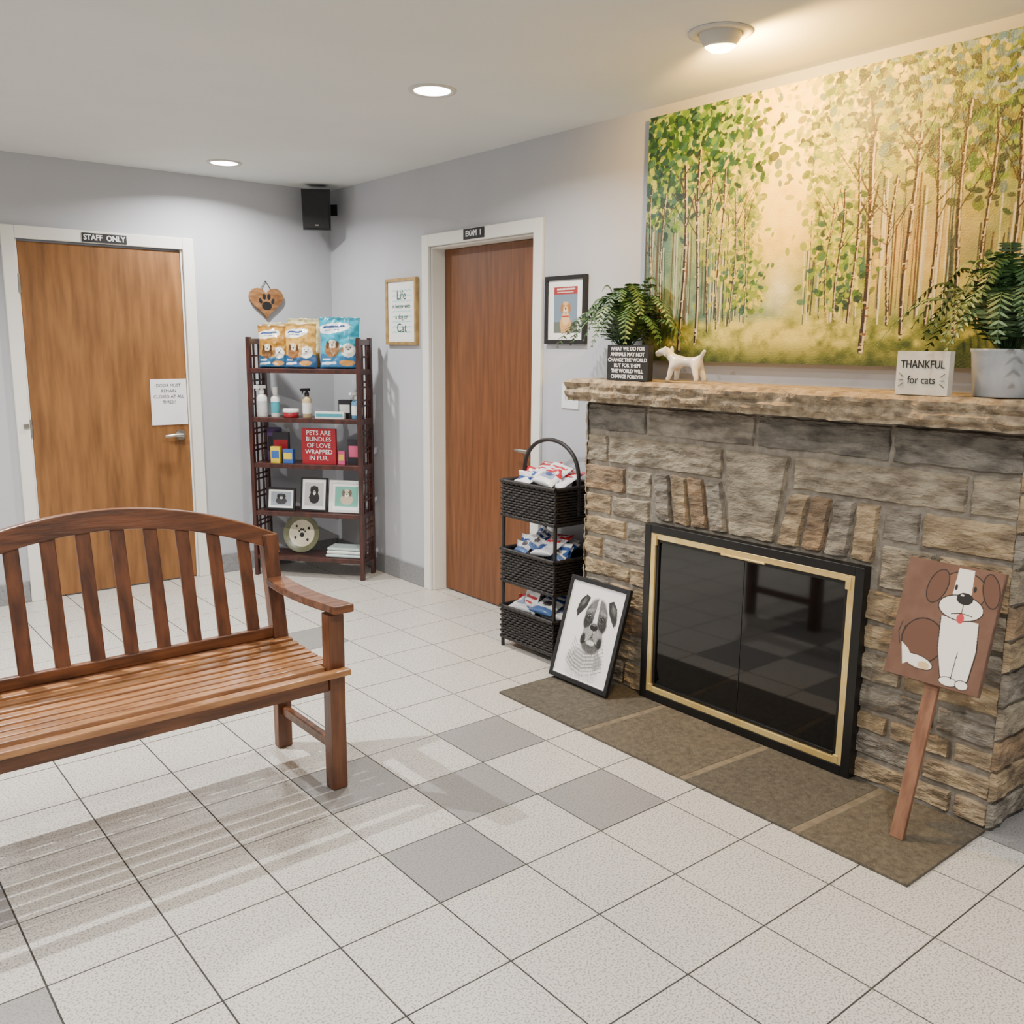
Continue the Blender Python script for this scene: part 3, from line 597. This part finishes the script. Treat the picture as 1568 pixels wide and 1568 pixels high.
stand('tabletop_photo_frame',456,496,.215,BLK,petpic((190,190,190),(30,30,32)),.06,.011)
stand('tabletop_photo_frame',500,551,.205,WP,petpic((110,180,160),(205,190,165)),.05,.020)
m=MB();pr=.125;c=SP(lxp(449),.14,LV[0]+.003)+Vector((0,0,pr*.985));nrm=(-ey+Vector((0,0,.22))).normalized();rot=nrm.to_track_quat('Z','Y').to_matrix();m.M=Matrix.Translation(c)@rot.to_4x4()
OLV=pm('olive_glaze',(110,112,84),.3);m.lathe((0,0,0),[(.001,-.004),(.07,-.004),(pr,.012),(pr,.016)],OLV,36);m.lathe((0,0,0),[(pr,.016),(pr-.008,.015),(.088,.006)],OLV,36);m.lathe((0,0,0),[(.088,.006),(.07,.001),(.001,.001)],CRM,36)
for (a,b,r_) in [(0,-.01,.016),(-.02,.014,.007),(-.007,.024,.008),(.008,.024,.008),(.021,.013,.007),(.045,.035,.009),(-.045,-.03,.009),(.04,-.04,.009),(-.04,.045,.008)]:
    m.lathe((a,b,.0015),[(r_,0),(.001,.0006)],INK,12)
m.build('paw_print_plate')
m=MB();m.M=SM
TW=pm('pale_teal_cloth',(196,214,212),.8)
for k in range(3): m.box(lxp(494)+.004*k,lxp(548)-.006*k,.03+.004*k,.17,LV[0]+.001+.022*k,LV[0]+.021+.022*k,TW if k!=1 else WP)
m.build('folded_towel',.009,4)
# ---------- wicker stand
WK=mat('black_wicker',C(34,28,26),C(18,15,14),60,.5);e=empty('wicker_basket_stand')
x0,x1,y0,y1=2.765,3.035,3.075,3.455
m=MB()
for (x,y) in [(x0,y0),(x1,y0),(x0,y1),(x1,y1)]: m.tube([(x,y,.0),(x,y,.845)],.009,WK,8)
def loop(z,off,ph,r,amp=.004,step=.018):
    pts=[];P4=[(x0-off,y0-off),(x1+off,y0-off),(x1+off,y1+off),(x0-off,y1+off)];k=0
    for a,b in zip(P4,P4[1:]+P4[:1]):
        L_=math.hypot(b[0]-a[0],b[1]-a[1]);n_=int(L_/step);nx,ny=(b[1]-a[1])/L_,-(b[0]-a[0])/L_
        for i in range(n_):
            t=i/n_;s_=amp*(1 if (k+ph)%2 else -1);k+=1;pts.append((a[0]+(b[0]-a[0])*t+nx*s_,a[1]+(b[1]-a[1])*t+ny*s_,z))
    pts.append(pts[0]);m.tube(pts,r,WK,5,False)
for (zb,zt) in [(.055,.20),(.345,.49),(.675,.83)]:
    n_=int((zt-zb)/.0125)
    for i in range(n_+1): loop(zb+i*(zt-zb)/n_,.006,i%2,.0062)
    loop(zt+.008,.008,0,.011,.001,.03);loop(zb-.004,.006,0,.009,.001,.03)
    m.box(x0+.004,x1-.004,y0+.004,y1-.004,zb,zb+.008,WK)
    for (a,b,c_,d_) in [(x0+.001,x0+.004,y0,y1),(x1-.004,x1-.001,y0,y1),(x0,x1,y0+.001,y0+.004),(x0,x1,y1-.004,y1-.001)]: m.box(a,b,c_,d_,zb,zt,WK)
xm=(x0+x1)/2;hp=[(xm,y1+.006,.70)]
hy,hr=(y0+y1)/2,(y1-y0)/2+.006
hp+=[(xm,hy+hr*math.cos(a),.86+.185*math.sin(a)**.8) for a in np.linspace(0.02,math.pi-.02,22)]+[(xm,y0-.006,.70)]
m.tube(hp,.010,WK,8)
m.build('frame_and_baskets',parent=e)
rs=random.Random(5)
def pkt(kind,seed):
    p=Pic(30,36,(238,238,240));
    if kind==0: p.rect(0,1,.72,1,(196,40,52));p.line([(.2,.55),(.8,.55)],.10,(196,50,60));p.rect(.1,.5,.1,.35,(60,90,150));p.line([(.2,.86),(.8,.86)],.08,(240,240,240))
    elif kind==1: p.rect(0,1,.55,.85,(50,84,150));p.rect(.0,1,.0,.2,(90,120,170));p.ell(.5,.36,.2,.14,(90,84,84));p.line([(.2,.7),(.8,.7)],.08,(240,240,240))
    else: p.line([(.2,.78),(.8,.78)],.10,(200,50,60));p.rect(.2,.8,.2,.55,(150,160,180));p.ell(.5,.4,.2,.14,(70,84,130));p.line([(.25,.62),(.7,.62)],.06,(200,60,60))
    return p
for ti,(zb,zt,kind) in enumerate([(.055,.20,2),(.345,.49,1),(.675,.83,0)]):
    for i in range(8):
        y=y1-.075-(y1-y0-.15)*((i*.41+.05)%1);x=x0+.05+.12*((i*.618)%1);tl=rs.uniform(.05,.55)
        zd=Vector((tl,rs.uniform(-.25,.25),1)).normalized();hh_=rs.uniform(.16,.19)
        xx_=max(x0+.03,min(x,x1-.035-hh_*zd.x))
        pouch('pet_food_packet_%d'%i,(xx_,y,zb+.03+.02*(i%3)),Vector((rs.uniform(-.25,.25),-1,rs.uniform(-.1,.1))),zd,.125,hh_,.035,pkt(kind if i%3 else (kind+1)%3,i),e,i*3+kind,.008)
    for i in range(5):
        pouch('loose_packet_%d'%i,(x0+.03+.035*(i%3),y1-.085-.052*i,zt+.0+.018*(i%2)),(rs.uniform(-.4,.4),-1,rs.uniform(-.15,.15)),(1,rs.uniform(-.3,.3),.42+.1*(i%2)),.14,.17,.035,pkt(kind if i!=3 else (kind+2)%3,i+20),e,i*7,.008)
# ---------- mantel objects
MZ=1.3465
POT=mat('grey_ceramic_pot',C(190,193,196),C(150,156,162),9,.3,detail=6)
LF=[mat('fern_leaf_dark',C(34,62,34),C(52,84,44),40,.5),mat('fern_leaf_light',C(92,126,78),C(128,154,108),40,.5),mat('fern_leaf_mid',C(52,86,46),C(72,108,60),40,.5)];SOIL=pm('soil',(50,40,30),.9)
def fern(name,cx,cy,r0,ph,R,Hh,n,seed):
    e=empty(name);m=MB()
    m.lathe((cx,cy,MZ),[(.001,0),(r0*.84,0),(r0*.87,.004),(r0,ph-.012),(r0*1.03,ph-.008),(r0*1.03,ph),(r0*.93,ph),(r0*.9,ph-.02)],POT,36);m.lathe((cx,cy,MZ),[(r0*.91,ph-.02),(.001,ph-.016)],SOIL,20);m.build('pot',parent=e)
    r=random.Random(seed);m=MB();z0=MZ+ph-.02
    def cl(p):
        p=Vector(p);p.x=min(p.x,3.03)
        if p.y<3.0 and p.x>2.70: p.z=max(p.z,MZ+.003)
        return p
    for k in range(n):
        az=2*math.pi*(k*.381966)+r.uniform(-.2,.2);ring=(k+.5)/n;RR=R*(.35+.65*ring)*r.uniform(.85,1.08);d=Vector((math.cos(az),math.sin(az),0))
        if d.x>0: RR*=1-.6*d.x
        if d.x<-.3: RR*=.62
        apex=Hh*(1.2-.5*ring)*r.uniform(.85,1.12);drop=apex*(.2+1.1*ring)
        sw=Vector((-d.y,d.x,0))*r.uniform(-.25,.25)*RR;N_=20;pts=[]
        for i in range(N_):
            t=i/(N_-1);pts.append(Vector((cx,cy,z0))+d*(RR*t+.012)+sw*t*t+Vector((0,0,apex*math.sin(min(1,t*1.15)*math.pi/2)-drop*max(0,t-.40)**1.7*1.7)))
        m.tube([cl(p) for p in pts],[.002*(1-.6*i/(N_-1)) for i in range(N_)],LF[0],5,False)
        q=r.random();mt=LF[1] if q<.22 else (LF[2] if q<.6 else LF[0]);Lf=.030+.022*RR/R
        for i in range(3,N_):
            t=i/(N_-1);fw=(pts[i]-pts[i-1]).normalized();sd=fw.cross(Vector((0,0,1))).normalized()
            b=pts[i];ll=Lf*(math.sin(math.pi*min(1,(t*.80+.12)))**.8)*(1 if t<.97 else .5)+.004
            for sg in (1,-1):
                dr=(sd*sg+fw*.40-Vector((0,0,.22+.1*r.random()))).normalized();wv=fw*.0052
                m.add([cl(b-wv*.6),cl(b+dr*ll*.35-wv),cl(b+dr*ll*.8-wv*.6),cl(b+dr*ll),cl(b+dr*ll*.75+wv*.6),cl(b+dr*ll*.3+wv),cl(b+wv*.6)],[(0,1,2,3,4,5,6)],mt)
    m.build('fronds',parent=e);return e
fern('potted_fern',2.935,2.83,.090,.135,.39,.27,64,3)
fern('potted_fern',2.885,1.215,.098,.142,.40,.28,68,9)
m=MB();a,b=2.775,2.545
m.box(2.772,2.802,b,a,MZ,MZ+.145,INK)
m.text('WHAT WE DO FOR\nANIMALS MAY NOT\nCHANGE THE WORLD\nBUT FOR THEM\nTHE WORLD WILL\nCHANGE FOREVER',.0215,(2.771,(a+b)/2,MZ+.0725),RU,RV,WHITE,sp=1.05,bold=.0005,sx=1.0);m.build('black_box_sign',.001)
m=MB();a,b=1.49,1.325
CRW=pm('whitewashed_block',(222,216,202),.7)
m.box(2.76,2.79,b,a,MZ,MZ+.133,CRW);m.text('THANKFUL',.034,(2.759,(a+b)/2,MZ+.092),RU,RV,INK,bold=.0003,sx=.80);m.text('for cats',.034,(2.759,(a+b)/2,MZ+.045),RU,(0.0,.0,1),INK,sx=.85)
for sg in (1,-1):
    for q in (-.012,0,.012): m.beam((2.7585,(a+b)/2+sg*.058,MZ+.045+q*.8),(2.7585,(a+b)/2+sg*.072,MZ+.045+q*1.7),.001,.0022,INK,(1,0,0))
m.build('thankful_block_sign',.001)
WC=pm('white_porcelain',(236,228,214),.25)
X_=2.83
nodes=[(X_,2.345,1.428,.021),(X_,2.39,1.428,.019),(X_,2.44,1.432,.023),(X_,2.478,1.448,.018),(X_,2.500,1.472,.021),(X_,2.528,1.464,.015),(X_,2.555,1.455,.012),
 (X_,2.325,1.447,.009),(X_,2.305,1.475,.007),
 (X_-.018,2.455,1.405,.013),(X_-.024,2.465,1.358,.010),(X_+.018,2.455,1.405,.013),(X_+.024,2.465,1.358,.010),
 (X_-.018,2.338,1.405,.014),(X_-.024,2.322,1.358,.010),(X_+.018,2.338,1.405,.014),(X_+.024,2.322,1.358,.010),(X_-.026,2.475,1.357,.009),(X_+.026,2.475,1.357,.009),(X_-.026,2.332,1.357,.009),(X_+.026,2.332,1.357,.009)]
ed=[(0,1),(1,2),(2,3),(3,4),(4,5),(5,6),(0,7),(7,8),(2,9),(9,10),(2,11),(11,12),(0,13),(13,14),(0,15),(15,16),(10,17),(12,18),(14,19),(16,20)]
me=bpy.data.meshes.new('dog_figurine');me.from_pydata([n_[:3] for n_ in nodes],ed,[]);ob=bpy.data.objects.new('dog_figurine',me);sc.collection.objects.link(ob)
sk=ob.modifiers.new('sk','SKIN');sk.use_smooth_shade=True
for i,n_ in enumerate(nodes): me.skin_vertices[0].data[i].radius=(n_[3],n_[3])
me.skin_vertices[0].data[0].use_root=True
ss=ob.modifiers.new('ss','SUBSURF');ss.levels=2;ss.render_levels=2;me.materials.append(WC)
m=MB()
for sg in (-1,1): m.ell((X_+sg*.020,2.490,1.468),(.005,.010,.020),WC,None,12,8)
m.build('ears',parent=ob)
# ---------- lights
EM=emis('lamp_lens',(1,.98,.95,1),14);EW=emis('lamp_lens_warm',(1,.80,.48,1),26)
RIM=mat('can_rim',C(205,202,194),C(195,192,185),8,.4)
def can(x,y,pw,col=(1,.97,.93),size=.09):
    m=MB();m.lathe((x,y,HC),[(.098,-.001),(.096,-.006),(.078,-.006),(.072,-.002)],RIM,32)
    m.lathe((x,y,HC),[(.073,-.004),(.04,-.006),(0.001,-.007)],EM,32);fo=m.build('recessed_ceiling_light')
    l=bpy.data.lights.new('can_lamp','AREA');l.shape='DISK';l.size=size;l.energy=pw;l.color=col;l.spread=2.7
    o=bpy.data.objects.new('can_lamp',l);o.location=(x,y,HC-.02);sc.collection.objects.link(o);o.parent=fo
can(2.208,3.236,28);can(2.162,5.249,32);can(.45,3.88,84,size=.035);can(.2,1.2,26);can(1.6,.2,34);can(-1.2,2.5,18)
m=MB();m.lathe((2.53,2.058,HC),[(.104,-.001),(.102,-.006),(.075,-.008),(.07,.0)],RIM,32)
ax=Vector((.10,.05,-.99)).normalized();c=Vector((2.53,2.058,HC+.012));rot=ax.to_track_quat('Z','Y').to_matrix()
vs=[];fs=[];nn=28;rows=[(math.radians(a)) for a in (42,50,60,72,84)]
for a in rows:
    for k in range(nn):
        t=2*math.pi*k/nn;vs.append(c+rot@Vector((.072*math.sin(a)*math.cos(t),.072*math.sin(a)*math.sin(t),.072*math.cos(a))))
for i in range(len(rows)-1):
    for k in range(nn): fs.append((i*nn+k,i*nn+(k+1)%nn,(i+1)*nn+(k+1)%nn,(i+1)*nn+k))
m.add(vs,fs,RIM,True)
vs=[c+rot@Vector((.050*math.cos(2*math.pi*k/nn),.050*math.sin(2*math.pi*k/nn),.053)) for k in range(nn)]+[c+rot@Vector((.03*math.cos(2*math.pi*k/nn),.03*math.sin(2*math.pi*k/nn),.068)) for k in range(nn)]
m.add(vs,[(k,(k+1)%nn,nn+(k+1)%nn,nn+k) for k in range(nn)]+[tuple(range(nn,2*nn))],EW,True)
fo=m.build('eyeball_spotlight')
l=bpy.data.lights.new('warm_spot','SPOT');l.energy=88;l.color=(1,.56,.13);l.spot_size=3.1;l.spot_blend=.35;l.shadow_soft_size=.035
o=bpy.data.objects.new('warm_spot',l);o.location=c+ax*.11;o.rotation_euler=Vector((1,-.25,-.40)).to_track_quat('-Z','Y').to_euler();sc.collection.objects.link(o);o.parent=fo
w=bpy.data.worlds.new('w');sc.world=w;w.use_nodes=True;w.node_tree.nodes['Background'].inputs[0].default_value=(.95,.98,1,1);w.node_tree.nodes['Background'].inputs[1].default_value=.40
# ---------- camera
f,th,a,ro,hh=1402.97,.1796,.6840,.0088,1.485
F=Vector((math.sin(a)*math.cos(th),math.cos(a)*math.cos(th),-math.sin(th)));R0=Vector((math.cos(a),-math.sin(a),0));U0=R0.cross(F)
R=R0*math.cos(ro)+U0*math.sin(ro);U=R.cross(F)
cd=bpy.data.cameras.new('camera');cd.sensor_width=36;cd.lens=36*f/1568;co=bpy.data.objects.new('camera',cd)
M=Matrix((R,U,-F)).transposed().to_4x4();M.translation=(0,0,hh);co.matrix_world=M;sc.collection.objects.link(co);sc.camera=co
